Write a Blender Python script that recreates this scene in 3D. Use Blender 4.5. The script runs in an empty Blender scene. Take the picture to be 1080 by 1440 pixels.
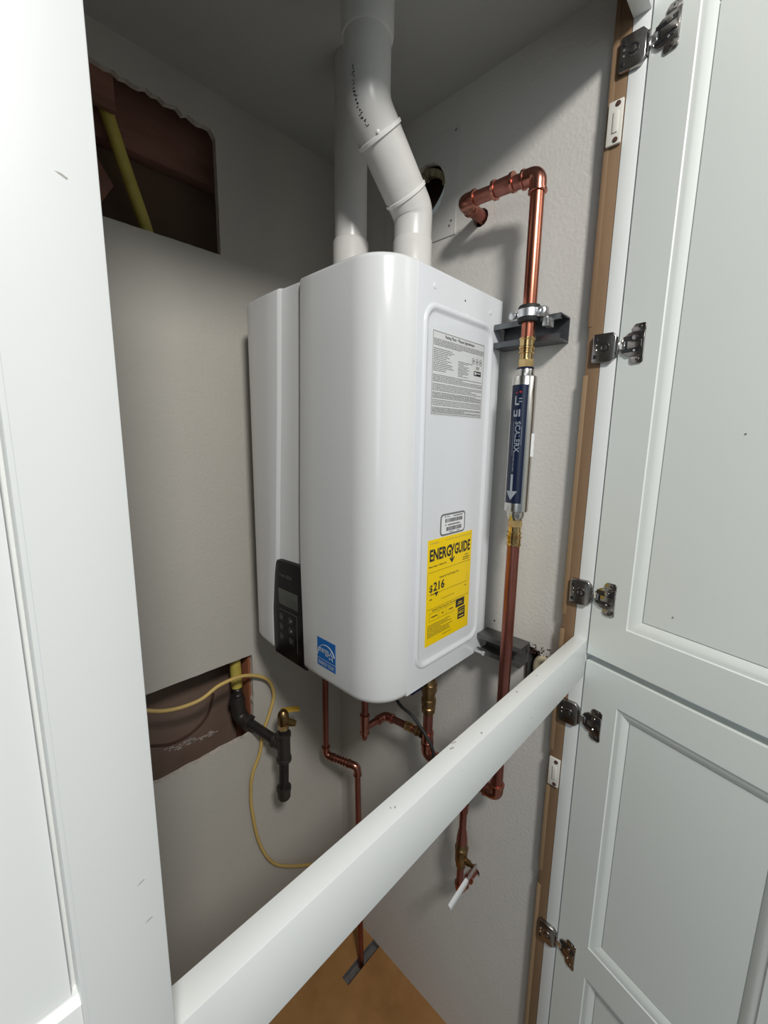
import bpy, bmesh, math, random
from mathutils import Vector, Matrix
from mathutils.geometry import tessellate_polygon
random.seed(7)
S = bpy.context.scene
COL = S.collection
V = Vector

# ------------------------------------------------------------------ camera, world, lights, exposure
cd = bpy.data.cameras.new('camera'); cam = bpy.data.objects.new('camera', cd); COL.objects.link(cam)
F = V((0.71317414, 0.68009485, -0.16986361)); RT = V((0.69182871, -0.72192115, 0.01424372)); UP = V((0.11294105, 0.12767478, 0.98536464))
CAMP = V((-0.76940908, -0.90449484, 1.54676221))
cam.matrix_world = Matrix(((RT.x, UP.x, -F.x, CAMP.x), (RT.y, UP.y, -F.y, CAMP.y), (RT.z, UP.z, -F.z, CAMP.z), (0, 0, 0, 1)))
cd.sensor_fit = 'HORIZONTAL'; cd.sensor_width = 36; cd.lens = 592.548 / 1080 * 36; cd.clip_start = .01
S.camera = cam
S.view_settings.view_transform = 'Standard'; S.view_settings.look = 'None'
S.view_settings.gamma = 1; S.view_settings.exposure = 0.0; S.view_settings.use_curve_mapping = False
w = bpy.data.worlds.new('world'); S.world = w; w.use_nodes = True
w.node_tree.nodes['Background'].inputs[0].default_value = (.80, .92, 1.0, 1)
w.node_tree.nodes['Background'].inputs[1].default_value = .25
def area(name, loc, target, size, power, color=(1, 1, 1), size_y=None):
    l = bpy.data.lights.new(name, 'AREA'); l.energy = power; l.color = color; l.size = size
    if size_y: l.shape = 'RECTANGLE'; l.size_y = size_y
    o = bpy.data.objects.new(name, l); COL.objects.link(o); o.location = loc
    o.rotation_euler = (V(target) - V(loc)).to_track_quat('-Z', 'Y').to_euler()
    return o
lamp = area('room_ceiling_light', (-.98, -1.66, 2.56), (-.45, -.45, 1.0), .26, 26, (1, .98, .94)); lamp.data.shape = 'DISK'
area('room_fill_light', (-3.2, -2.3, 1.9), (-.3, -.6, 1.4), 1.2, 12, (.84, .94, 1), 1.5)  # added cool fill from the left to brighten the heater front, no known window

# ------------------------------------------------------------------ materials
def mat(name, col, rough=.5, metal=0., bump=0., bscale=200., var=0., vscale=8., coat=0., spec=.5, col2=None, stretch=None, bdist=.001, detail=3):
    m = bpy.data.materials.new(name); m.use_nodes = True; nt = m.node_tree; b = nt.nodes['Principled BSDF']
    b.inputs['Base Color'].default_value = (*col, 1); b.inputs['Roughness'].default_value = rough; b.inputs['Metallic'].default_value = metal
    b.inputs['Specular IOR Level'].default_value = spec
    if coat: b.inputs['Coat Weight'].default_value = coat; b.inputs['Coat Roughness'].default_value = .08
    tc = nt.nodes.new('ShaderNodeTexCoord'); src = tc.outputs['Object']
    mp = nt.nodes.new('ShaderNodeMapping'); nt.links.new(src, mp.inputs[0]); src = mp.outputs[0]
    if stretch: mp.inputs['Scale'].default_value = stretch
    if var or col2:
        n = nt.nodes.new('ShaderNodeTexNoise'); n.inputs['Scale'].default_value = vscale; n.inputs['Detail'].default_value = 5; n.inputs['Roughness'].default_value = .6
        nt.links.new(src, n.inputs['Vector'])
        cr = nt.nodes.new('ShaderNodeValToRGB'); cr.color_ramp.elements[0].position = .3; cr.color_ramp.elements[1].position = .72
        c2 = col2 or tuple(c * (1 - var) for c in col)
        cr.color_ramp.elements[0].color = (*c2, 1); cr.color_ramp.elements[1].color = (*col, 1)
        nt.links.new(n.outputs['Fac'], cr.inputs[0]); nt.links.new(cr.outputs[0], b.inputs['Base Color'])
    if bump:
        n2 = nt.nodes.new('ShaderNodeTexNoise'); n2.inputs['Scale'].default_value = bscale; n2.inputs['Detail'].default_value = detail
        nt.links.new(tc.outputs['Object'], n2.inputs['Vector'])
        bp = nt.nodes.new('ShaderNodeBump'); bp.inputs['Strength'].default_value = bump; bp.inputs['Distance'].default_value = bdist
        nt.links.new(n2.outputs['Fac'], bp.inputs['Height']); nt.links.new(bp.outputs[0], b.inputs['Normal'])
    return m
M = {}
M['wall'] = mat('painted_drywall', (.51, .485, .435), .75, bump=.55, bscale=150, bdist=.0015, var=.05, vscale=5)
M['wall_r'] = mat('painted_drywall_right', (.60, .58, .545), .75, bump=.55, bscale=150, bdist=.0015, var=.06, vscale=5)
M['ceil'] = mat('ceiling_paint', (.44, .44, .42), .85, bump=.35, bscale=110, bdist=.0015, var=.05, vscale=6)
M['patch'] = mat('patch_paint', (.57, .555, .525), .7, bump=.3, bscale=120, var=.05, vscale=20)
M['gyp'] = mat('torn_gypsum', (.68, .62, .55), .95, bump=.6, bscale=300, var=.3, vscale=60)
M['floor'] = mat('plywood_floor', (.42, .22, .075), .55, bump=.2, bscale=60, col2=(.27, .125, .038), vscale=7)
M['roomfloor'] = mat('room_floor', (.30, .28, .25), .6, var=.15, vscale=4)
M['white'] = mat('white_lacquer', (.755, .79, .755), .33, bump=.05, bscale=400, bdist=.0005, var=.02, vscale=3)
M['stilewhite'] = mat('white_lacquer_frame', (.735, .75, .735), .38, bump=.05, bscale=300, bdist=.0005, var=.025, vscale=6)
M['heater'] = mat('heater_enamel', (.75, .76, .765), .22, coat=.25, var=.012, vscale=6)
M['heaterside'] = mat('heater_side_enamel', (.74, .76, .79), .26, coat=.2)
M['groove'] = mat('dark_gap', (.12, .12, .13), .7)
M['pvc'] = mat('pvc', (.66, .645, .62), .32, var=.07, vscale=30)
M['lip'] = mat('pvc_lip', (.80, .79, .77), .3)
M['ink'] = mat('ink', (.02, .02, .022), .6)
M['grayink'] = mat('gray_ink', (.16, .16, .17), .6)
M['copper'] = mat('copper', (.66, .27, .17), .27, metal=1, col2=(.36, .11, .075), vscale=14, stretch=(1, 1, .35))
M['copperd'] = mat('dull_copper', (.47, .21, .17), .40, metal=1, col2=(.27, .085, .065), vscale=18, stretch=(1, 1, .3))
M['copperf'] = mat('fitting_copper', (.58, .26, .19), .24, metal=1, col2=(.36, .13, .10), vscale=30)
M['brass'] = mat('brass', (.85, .64, .32), .16, metal=1, col2=(.45, .27, .11), vscale=40)
M['brassd'] = mat('dull_brass', (.40, .27, .13), .35, metal=1, col2=(.2, .12, .05), vscale=40)
M['steel'] = mat('stainless', (.62, .60, .57), .22, metal=1, var=.08, vscale=30)
M['chrome'] = mat('nickel_plate', (.40, .375, .36), .24, metal=1, var=.3, vscale=90)
M['bright'] = mat('bright_steel', (.85, .85, .86), .2, metal=1)
M['zinc'] = mat('zinc_plate', (.70, .71, .73), .35, metal=1, bump=.3, bscale=300)
M['strut'] = mat('galvanised_strut', (.20, .21, .22), .42, metal=.85, var=.4, vscale=35)
M['strutl'] = mat('strut_painted', (.16, .16, .155), .5, metal=.5, var=.3, vscale=30)
M['rubber'] = mat('rubber', (.015, .015, .016), .6)
M['iron'] = mat('black_iron', (.045, .04, .038), .42, metal=.5, bump=.3, bscale=300, bdist=.0006, var=.4, vscale=60)
M['irong'] = mat('grey_iron', (.075, .068, .062), .42, metal=.7, bump=.3, bscale=300, bdist=.0006)
M['yellow'] = mat('yellow_jacket', (.62, .50, .10), .5, var=.25, vscale=30)
M['hose'] = mat('yellow_cord', (.72, .50, .14), .5, col2=(.48, .34, .14), vscale=5)
M['yhandle'] = mat('yellow_handle', (.42, .26, .03), .45)
M['blueh'] = mat('blue_handle', (.01, .02, .12), .5)
M['blacksheet'] = mat('black_glossy', (.004, .004, .005), .22, spec=.22)
M['lcd'] = mat('lcd', (.085, .09, .08), .3, spec=.3)
M['btn'] = mat('button_black', (.018, .018, .02), .35)
M['iconw'] = mat('icon_white', (.7, .7, .7), .5)
M['icong'] = mat('icon_grey', (.10, .10, .105), .5)
M['paper'] = mat('label_paper', (.66, .67, .67), .4)
M['paperw'] = mat('label_white', (.80, .81, .82), .35)
M['eyellow'] = mat('label_yellow', (.93, .64, .0), .4)
M['eblue'] = mat('sticker_blue', (.012, .16, .52), .3)
M['navy'] = mat('navy_label', (.004, .010, .036), .3)
M['silverink'] = mat('silver_ink', (.30, .33, .37), .35)
M['redink'] = mat('red_ink', (.4, .02, .02), .4)
M['wood'] = mat('raw_wood', (.25, .155, .085), .7, col2=(.17, .10, .052), vscale=14, stretch=(1, 1, .12), bump=.2, bscale=90)
M['woodl'] = mat('raw_wood_light', (.33, .22, .125), .7, col2=(.25, .16, .085), vscale=14, stretch=(1, 1, .12))
M['stud'] = mat('stud_wood', (.34, .13, .06), .8, col2=(.22, .07, .03), vscale=16, stretch=(1, 1, .2), bump=.4, bscale=60)
M['pink'] = mat('header_wood', (.30, .14, .10), .85, col2=(.17, .075, .05), vscale=20, stretch=(.3, 1, 1), bump=.5, bscale=50)
M['kraft'] = mat('cavity_board', (.155, .095, .06), .85, col2=(.12, .07, .045), vscale=4)
M['kraftl'] = mat('cavity_board_lower', (.22, .155, .12), .7, col2=(.155, .10, .075), vscale=5)
M['scratch'] = mat('torn_paper', (.42, .36, .32), .9)
M['dark'] = mat('dark_stain', (.07, .03, .02), .8)
M['plastic'] = mat('ivory_plastic', (.68, .66, .60), .45)
M['creamy'] = mat('cream_cable', (.62, .55, .38), .5)
M['lining'] = mat('pale_lining', (.86, .96, .97), .35, var=.08, vscale=40)
M['foam'] = mat('foam', (.35, .30, .16), .9, bump=1, bscale=60, bdist=.004, col2=(.12, .10, .07), vscale=25)
M['concrete'] = mat('subfloor_grey', (.17, .16, .155), .85, var=.4, vscale=40)
M['mark'] = mat('scuff', (.36, .34, .31), .8)
M['edgeline'] = mat('paint_edge', (.58, .62, .65), .5)
M['orange'] = mat('orange_pull', (.65, .33, .03), .5)

# ------------------------------------------------------------------ helpers
def link(name, me, m=None, parent=None, smooth=False, ang=40):
    o = bpy.data.objects.new(name, me); COL.objects.link(o)
    if m is not None and len(me.materials) == 0: me.materials.append(M[m] if isinstance(m, str) else m)
    if parent: o.parent = parent
    if smooth:
        for p in me.polygons: p.use_smooth = True
        try: me.set_sharp_from_angle(angle=math.radians(ang))
        except Exception: pass
    return o
def fin(bm, name, m=None, parent=None, smooth=False, ang=40, recalc=True):
    if recalc: bmesh.ops.recalc_face_normals(bm, faces=bm.faces)
    me = bpy.data.meshes.new(name); bm.to_mesh(me); bm.free()
    return link(name, me, m, parent, smooth, ang)
def tag(o, label=None, cat=None, group=None, kind=None):
    if label: o['label'] = label
    if cat: o['category'] = cat
    if group: o['group'] = group
    if kind: o['kind'] = kind
    return o
def thing(name, loc, label, cat, group=None):
    o = bpy.data.objects.new(name, None); o.empty_display_size = .02; COL.objects.link(o); o.location = loc
    return tag(o, label, cat, group)
def keep(o, root):
    """Parent o (whose mesh is in world coordinates) to a thing's root or to one of its parts."""
    return keep_under(o, root)
def add_box(bm, a, b, bev=0., seg=2):
    a, b = V(a), V(b); vs = [bm.verts.new((x, y, z)) for x in (a.x, b.x) for y in (a.y, b.y) for z in (a.z, b.z)]
    fs = [bm.faces.new([vs[i] for i in f]) for f in ((0, 1, 3, 2), (4, 6, 7, 5), (0, 4, 5, 1), (2, 3, 7, 6), (0, 2, 6, 4), (1, 5, 7, 3))]
    bmesh.ops.recalc_face_normals(bm, faces=fs)
    if bev:
        es = list({e for f in fs for e in f.edges})
        bmesh.ops.bevel(bm, geom=es, offset=bev, segments=seg, profile=.5, affect='EDGES')
    return bm
def boxo(name, a, b, m, parent=None, bev=0., seg=2):
    bm = bmesh.new(); add_box(bm, a, b, bev, seg)
    o = fin(bm, name, m, None, smooth=bev > 0)
    if parent: keep(o, parent)
    return o
def frame_of(d):
    d = d.normalized(); a = V((0, 0, 1)) if abs(d.z) < .9 else V((1, 0, 0))
    u = d.cross(a).normalized(); return u, d.cross(u).normalized()
def fillet(pts, r, n=6):
    pts = [V(p) for p in pts]; out = [pts[0]]
    for i in range(1, len(pts) - 1):
        a, b, c = pts[i - 1], pts[i], pts[i + 1]
        d1 = (a - b); d2 = (c - b); rr = min(r, d1.length * .49, d2.length * .49)
        p, q = b + d1.normalized() * rr, b + d2.normalized() * rr
        for k in range(n + 1):
            t = k / n; out.append((1 - t) ** 2 * p + 2 * t * (1 - t) * b + t * t * q)
    out.append(pts[-1]); return out
def catmull(pts, n=6):
    pts = [V(p) for p in pts]; P = [pts[0] * 2 - pts[1]] + pts + [pts[-1] * 2 - pts[-2]]; out = []
    for i in range(1, len(P) - 2):
        for k in range(n):
            t = k / n; a, b, c, d = P[i - 1], P[i], P[i + 1], P[i + 2]
            out.append(.5 * ((2 * b) + (c - a) * t + (2 * a - 5 * b + 4 * c - d) * t * t + (3 * b - a - 3 * c + d) * t ** 3))
    out.append(pts[-1]); return out
def add_sweep(bm, pts, r, seg=20, cap=True):
    pts = [V(p) for p in pts]; rs = r if isinstance(r, (list, tuple)) else [r] * len(pts)
    rings = []; u = None
    for i, p in enumerate(pts):
        t = ((pts[i + 1] - p) if i == 0 else (p - pts[i - 1]) if i == len(pts) - 1 else (pts[i + 1] - pts[i - 1])).normalized()
        if u is None: u, v = frame_of(t)
        else:
            u = (u - t * u.dot(t)).normalized()
        v = t.cross(u)
        rings.append([bm.verts.new(p + (u * math.cos(2 * math.pi * k / seg) + v * math.sin(2 * math.pi * k / seg)) * rs[i]) for k in range(seg)])
    for a, b in zip(rings, rings[1:]):
        for k in range(seg): bm.faces.new((a[k], a[(k + 1) % seg], b[(k + 1) % seg], b[k]))
    if cap: bm.faces.new(rings[0][::-1]); bm.faces.new(rings[-1])
    return bm
def sweepo(name, pts, r, m, parent=None, seg=20, cap=True):
    bm = bmesh.new(); add_sweep(bm, pts, r, seg, cap)
    o = fin(bm, name, m, None, True)
    if parent: keep(o, parent)
    return o
def add_lathe(bm, base, d, prof, seg=28, closed=True, rot=0):
    base, d = V(base), V(d).normalized(); u, v = frame_of(d); rings = []
    for h, r in prof:
        rings.append([bm.verts.new(base + d * h + (u * math.cos(2 * math.pi * k / seg + rot) + v * math.sin(2 * math.pi * k / seg + rot)) * max(r, 1e-5)) for k in range(seg)])
    for a, b in zip(rings, rings[1:]):
        for k in range(seg): bm.faces.new((a[k], a[(k + 1) % seg], b[(k + 1) % seg], b[k]))
    if closed: bm.faces.new(rings[0][::-1]); bm.faces.new(rings[-1])
    return bm
def latheo(name, base, d, prof, m, parent=None, seg=28, rot=0, ang=35):
    bm = bmesh.new(); add_lathe(bm, base, d, prof, seg, True, rot)
    o = fin(bm, name, m, None, seg > 10, ang)
    if parent: keep(o, parent)
    return o
def hub(r, L, lip=.0012, w=.004):
    """profile of a fitting hub: straight with rolled lips at both ends"""
    return [(0, r - .0004), (0.0006, r + lip), (w, r + lip), (w + .001, r), (L - w - .001, r), (L - w, r + lip), (L - .0006, r + lip), (L, r - .0004)]
def slab(name, loops, O, U, W, N, th, m, parent=None, jm=None):
    """flat slab with holes. loops = [outer, hole...] of (u, v); front face at O, thickness towards -N"""
    O, U, W, N = V(O), V(U), V(W), V(N)
    pl = [[V((a, b, 0)) for a, b in lp] for lp in loops]
    tris = tessellate_polygon(pl); flat = [p for lp in pl for p in lp]
    bm = bmesh.new()
    fr = [bm.verts.new(O + U * p.x + W * p.y) for p in flat]; bk = [bm.verts.new(O + U * p.x + W * p.y - N * th) for p in flat]
    for t in tris:
        try: bm.faces.new([fr[i] for i in t]); bm.faces.new([bk[i] for i in reversed(t)])
        except ValueError: pass
    i0 = 0
    for li, lp in enumerate(pl):
        n = len(lp)
        for k in range(n):
            a, b = i0 + k, i0 + (k + 1) % n
            f = bm.faces.new((fr[a], fr[b], bk[b], bk[a]))
            if li: f.material_index = 1
        i0 += n
    o = fin(bm, name, m)
    o.data.materials.append(M[jm or 'gyp'])
    if parent: keep(o, parent)
    return o
def poly_plate(name, pts, O, U, W, N, th, m, parent=None, bev=0.):
    """polygon (u, v) extruded by th along N from O"""
    O, U, W, N = V(O), V(U), V(W), V(N); bm = bmesh.new()
    a = [bm.verts.new(O + U * p[0] + W * p[1]) for p in pts]; b = [bm.verts.new(O + U * p[0] + W * p[1] + N * th) for p in pts]
    bm.faces.new(a[::-1]); top = bm.faces.new(b)
    for k in range(len(pts)): bm.faces.new((a[k], a[(k + 1) % len(pts)], b[(k + 1) % len(pts)], b[k]))
    if bev: bmesh.ops.bevel(bm, geom=list(top.edges), offset=bev, segments=2, profile=.5, affect='EDGES')
    o = fin(bm, name, m, None, bev > 0, 50)
    if parent: keep(o, parent)
    return o
def rrect(x0, x1, y0, y1, r, n=5):
    out = []
    for cx, cy, a0 in ((x1 - r, y1 - r, 0), (x0 + r, y1 - r, 90), (x0 + r, y0 + r, 180), (x1 - r, y0 + r, 270)):
        for k in range(n + 1):
            a = math.radians(a0 + 90 * k / n); out.append((cx + r * math.cos(a), cy + r * math.sin(a)))
    return out
def text(body, O, U, W, wd, ht, m, parent, name='lettering', bold=0., align='L', th=.0002):
    """text fitted to a wd x ht box whose lower left corner is O, reading along U"""
    c = bpy.data.curves.new('t', 'FONT'); c.body = body; c.resolution_u = 2; c.offset = bold
    o = bpy.data.objects.new('t', c); COL.objects.link(o); dg = bpy.context.evaluated_depsgraph_get()
    me = bpy.data.meshes.new_from_object(o.evaluated_get(dg)); bpy.data.objects.remove(o)
    xs = [v.co.x for v in me.vertices]; ys = [v.co.y for v in me.vertices]
    x0, x1, y0, y1 = min(xs), max(xs), min(ys), max(ys)
    sy = ht / (y1 - y0); sx = wd / (x1 - x0) if wd else sy
    O, U, W = V(O), V(U), V(W); N = U.cross(W)
    for v in me.vertices: v.co = O + U * ((v.co.x - x0) * sx) + W * ((v.co.y - y0) * sy) + N * th
    me.materials.clear(); ob = link(name, me, m)
    return keep_under(ob, parent)
def root_of(o):
    while o.parent: o = o.parent
    return o
def keep_under(o, parent):
    """parent o (world-coordinate mesh) under a part (itself kept in world coordinates)"""
    if parent:
        o.parent = parent
        r = root_of(parent)
        if parent is r: o.matrix_parent_inverse = Matrix.Translation(-V(r.location))
        else: o.matrix_parent_inverse = Matrix.Identity(4)
    return o
def bars(name, rects, O, U, W, m, parent, th=.0002, stuff=False):
    """flat printed bars (u0,u1,v0,v1) as thin boxes"""
    O, U, W = V(O), V(U), V(W); N = U.cross(W); bm = bmesh.new()
    for u0, u1, v0, v1 in rects:
        q = [O + U * a + W * b + N * th for a, b in ((u0, v0), (u1, v0), (u1, v1), (u0, v1))]
        bm.faces.new([bm.verts.new(p) for p in q])
    o = fin(bm, name, m, recalc=False); keep_under(o, parent)
    if stuff: o['kind'] = 'stuff'
    return o
def flatpoly(name, pts, O, U, W, m, parent, th=.0003):
    O, U, W = V(O), V(U), V(W); N = U.cross(W); bm = bmesh.new()
    bm.faces.new([bm.verts.new(O + U * a + W * b + N * th) for a, b in pts])
    o = fin(bm, name, m, recalc=False); return keep_under(o, parent)
def sub(o, parent):
    """o is world-coordinate mesh made without parent; make it a sub-part"""
    return keep_under(o, parent)
def jag(pts, step=.012, amp=.0025, sides=None):
    out = []
    n = len(pts)
    for i in range(n):
        a, b = V((*pts[i], 0)), V((*pts[(i + 1) % n], 0)); L = (b - a).length; k = max(1, int(L / step)); t = (b - a) / L; nn = V((-t.y, t.x, 0))
        am = amp if (sides is None or i in sides) else .0004
        for j in range(k):
            p = a + (b - a) * (j / k) + (nn * random.uniform(-am, am) if j else V((0, 0, 0))); out.append((p.x, p.y))
    return out

X, Y, Z = V((1, 0, 0)), V((0, 1, 0)), V((0, 0, 1))
HC = 2.2103; YF = -.6875; XR = -.0207; FT = .0228   # frame front, inner face of the right stile, frame thickness
XL = -1.30        # left end of the closet (out of view)
# ------------------------------------------------------------------ setting
# wall with the two cut-outs (plane y = 0, seen on the left of the photograph)
up_hole = jag([(-.60, 1.9177), (-.3213, 1.9177), (-.3213, 2.130), (-.331, 2.143), (-.60, 2.156)], .010, .0045, {2, 3})
lo_hole = jag([(-.60, .8006), (-.293, .8006), (-.290, 1.0145), (-.60, 1.0165)], .012, .0022, {0, 1})
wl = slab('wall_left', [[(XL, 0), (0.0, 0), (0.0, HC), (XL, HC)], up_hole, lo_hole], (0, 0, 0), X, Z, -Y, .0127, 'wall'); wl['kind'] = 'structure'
# wall that carries the heater (plane x = 0)
vent = jag([(-.275 + .0555 * math.cos(a), 2.056 + .0555 * math.sin(a)) for a in [i * math.tau / 20 for i in range(20)]], .006, .002)
cu = jag([(-.4160 + .0165 * math.cos(a), 1.9690 + .0165 * math.sin(a)) for a in [i * math.tau / 12 for i in range(12)]], .005, .0012)
outl = jag([(-.616, 1.035), (-.572, 1.035), (-.572, 1.143), (-.598, 1.143), (-.603, 1.130), (-.616, 1.126)], .006, .0025)
cu2 = jag([(-.489 + .011 * math.cos(a), .536 + .011 * math.sin(a)) for a in [i * math.tau / 12 for i in range(12)]], .005, .001)
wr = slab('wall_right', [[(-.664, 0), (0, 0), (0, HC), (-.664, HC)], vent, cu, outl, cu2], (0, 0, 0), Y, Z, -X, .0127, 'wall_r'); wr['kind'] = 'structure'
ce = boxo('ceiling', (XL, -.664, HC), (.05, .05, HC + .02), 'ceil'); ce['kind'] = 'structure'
fl = slab('floor', [[(XL, -.687), (.0, -.687), (.0, 0), (XL, 0)], [(-.131, -.181), (-.001, -.179), (-.001, -.152), (-.131, -.154)]], (0, 0, 0), X, Y, Z, .018, 'floor', jm='concrete'); fl['kind'] = 'structure'
sf = boxo('floor_base', (XL - .1, -.687, -.06), (.1, .12, -.019), 'concrete'); sf['kind'] = 'structure'
rf = boxo('floor_room', (-3.5, -3.6, -.06), (1.2, -.688, -.001), 'roomfloor'); rf['kind'] = 'structure'
we = boxo('wall_end', (XL - .02, -.66, 0), (XL, .02, HC), 'wall'); we['kind'] = 'structure'
wf = boxo('wall_front', (XL - .6, -.664, 2.185), (.6, -.650, HC + .02), 'wall'); wf['kind'] = 'structure'
wo = boxo('wall_room', (.0605, -.686, 0), (1.2, -.6645, 2.75), 'wall'); wo['kind'] = 'structure'
wo = boxo('wall_room_upper', (-2.2, -.686, 2.24), (.0600, -.6645, 2.75), 'wall'); wo['kind'] = 'structure'
# cavities behind the cut-outs
for nm, z0, z1, m_ in (('wall_cavity_upper', 1.86, 2.2, 'kraft'), ('wall_cavity_lower', .72, 1.10, 'kraftl')):
    bm = bmesh.new()
    add_box(bm, (-.80, .098, z0), (-.20, .104, z1)); add_box(bm, (-.80, .0128, z1), (-.20, .104, z1 + .004)); add_box(bm, (-.80, .0128, z0 - .004), (-.20, .104, z0)); add_box(bm, (-.804, .0128, z0), (-.80, .104, z1))
    o = fin(bm, nm, m_); o['kind'] = 'structure'
bm = bmesh.new(); add_box(bm, (.10, -.66, .3), (.106, .02, 2.2)); add_box(bm, (.0128, -.2, .3), (.10, -.196, 2.2)); add_box(bm, (.0128, -.655, .3), (.10, -.650, 2.2))
add_box(bm, (.0128, -.65, 2.2), (.1, -.2, 2.203))
o = fin(bm, 'wall_cavity_right', 'kraft'); o['kind'] = 'structure'

def add_wood(name, a, b, m_, label, cat='wood board'):
    return tag(boxo(name, a, b, m_, bev=.002), label, cat)
add_wood('wall_stud', (-.2945, .0128, .724), (-.250, .0975, 1.098), 'stud', 'reddish wooden stud at the right edge of the lower wall cut-out')
add_wood('header_board', (-.79, .064, 2.075), (-.23, .0975, 2.198), 'pink', 'rough pinkish brown board across the top inside the upper wall cut-out')
add_wood('blocking_board', (-.79, .0135, 2.098), (-.492, .0262, 2.19), 'pink', 'short reddish wood block behind the top of the slanting yellow pipe')
bm = bmesh.new()
bmv = [bm.verts.new(p) for p in ((-.60, .06, 1.94), (-.53, .06, 1.94), (-.492, .06, 2.00), (-.53, .06, 2.06), (-.60, .06, 2.06))]
f_ = bm.faces.new(bmv); ex = bmesh.ops.extrude_face_region(bm, geom=[f_]); bmesh.ops.translate(bm, verts=[v for v in ex['geom'] if isinstance(v, bmesh.types.BMVert)], vec=(0, .02, 0))
tag(fin(bm, 'wood_offcut', 'pink'), 'pinkish pointed wood offcut low inside the upper wall cut-out', 'wood board')
# cracks / torn paper on the cavity board
bm = bmesh.new()
for i in range(46):
    t = random.random(); x = -.475 + .115 * t + random.uniform(-.008, .008); z = .792 - .010 * t + random.gauss(0, .0045)
    a = random.uniform(.004, .014); add_box(bm, (x, .0965, z), (x + a, .098, z + random.uniform(.0008, .003)))
o = fin(bm, 'torn_paper_scratches', 'scratch'); tag(o, 'pale torn scratches on the brown board in the lower cut-out', 'scratches', kind='stuff')
st = sweepo('stain_streak', catmull([(-.56, .0978, .842), (-.5142, .0978, .8313), (-.4606, .0978, .8083), (-.4093, .0978, .8114), (-.3678, .0978, .8401), (-.3499, .0978, .8922)], 5), .0035, 'dark'); tag(st, 'dark curved stain on the brown board in the lower cut-out', 'stain')

# ------------------------------------------------------------------ face frame, rail, filler strip
ff = thing('built_in_cabinet', (-.43, YF, 0), 'white built-in cabinet whose frame, diagonal rail and open panelled doors surround the water heater', 'cabinet')
def part(name, a, b, m_, root, bev=.0008): return boxo(name, a, b, m_, root, bev)
YB = YF + FT
part('frame_rail', (-.80, YF, 1.1347), (XR, YB, 1.2047), 'stilewhite', ff, .0007)
part('frame_stile', (XR, YF, 0), (.060, YB, 2.19), 'stilewhite', ff, .001)
part('frame_stile', (-.776, YF, 0), (-.7222, YB, 2.19), 'stilewhite', ff)
part('frame_top_rail', (-.722, YF + .0001, 2.138), (XR - .0003, YB - .0001, 2.19), 'stilewhite', ff)
part('frame_bottom_rail', (-.722, YF + .0001, 0), (XR - .0003, YB - .0001, .09), 'stilewhite', ff)
part('frame_stile', (-1.35, YF, 0), (-1.30, YB, 2.19), 'stilewhite', ff)
part('frame_top_rail', (-1.30, YF + .0001, 2.138), (-.7762, YB - .0001, 2.19), 'stilewhite', ff)
# chips and scuffs on the rail
bm = bmesh.new()
for (x, y, w_, h_) in ((-.408, -.6705, .007, .0014), (-.399, -.6669, .0085, .001), (-.254, -.6722, .0045, .0016), (-.510, -.6770, .0022, .0014), (-.5135, -.6746, .0018, .0011), (-.362, -.6812, .004, .0015), (-.1945, -.6734, .0036, .001)):
    a = random.uniform(-.5, .5); c, s = math.cos(a), math.sin(a)
    bm.faces.new([bm.verts.new((x + c * p - s * q, y + s * p + c * q, 1.20475)) for p, q in ((-w_ / 2, -h_), (w_ / 3, -h_ * .6), (w_ / 2, h_), (-w_ / 4, h_ * .5))])
for (x, z, r_) in ((-.235, 1.163, .0012), (-.222, 1.172, .0008), (-.244, 1.155, .0010), (-.120, 1.178, .0007), (-.41, 1.188, .0006)):
    bm.faces.new([bm.verts.new((x + r_ * math.cos(a), YF - .00008, z + r_ * math.sin(a))) for a in (0, 1.1, 2.2, 3.3, 4.4, 5.4)])
o = fin(bm, 'paint_chips', 'mark', recalc=False); keep(o, ff); o['kind'] = 'stuff'
fs = thing('filler_strip', (-.01, -.653, 0), 'raw brown wood strip running up the wall behind the white stile', 'wood strip')
boxo('strip', (-.0205, -.6640, .0), (-.0003, -.6425, 2.2), 'wood', fs, .0008)
for z0, z1, mm in ((0.03, .655, 'woodl'), (.69, .915, 'woodl'), (.965, 1.212, 'woodl'), (1.24, 1.655, 'woodl'), (1.73, 2.18, 'wood')):
    boxo('edge_batten', (-.0216, -.6478, z0), (-.0004, -.6404, z1), mm, fs, .0008)

def bracket(z, label):
    t = thing('shelf_bracket', (XR, -.655, z), label, 'bracket', 'ivory brackets on the raw wood strip')
    keep(boxo('bracket_body', (-.0262, -.6640, z - .029), (-.0218, -.6440, z + .029), 'plastic', None, .0009), t)
    keep(boxo('centre_rib', (-.0280, -.6590, z - .014), (-.0262, -.6520, z + .014), 'plastic', None, .0006), t)
    for dz in (-.0235, .0235):
        keep(latheo('screw', (-.0262, -.6570, z + dz), (-1, 0, 0), [(0, .0036), (.0012, .0034), (.0016, .0019)], 'dark', seg=14), t)
    return t
bracket(2.0120, 'ivory plastic bracket with two screws on the wood strip, high beneath the top hinge')
bracket(.9236, 'ivory plastic bracket with two screws on the wood strip, low beneath the rail')

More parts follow.
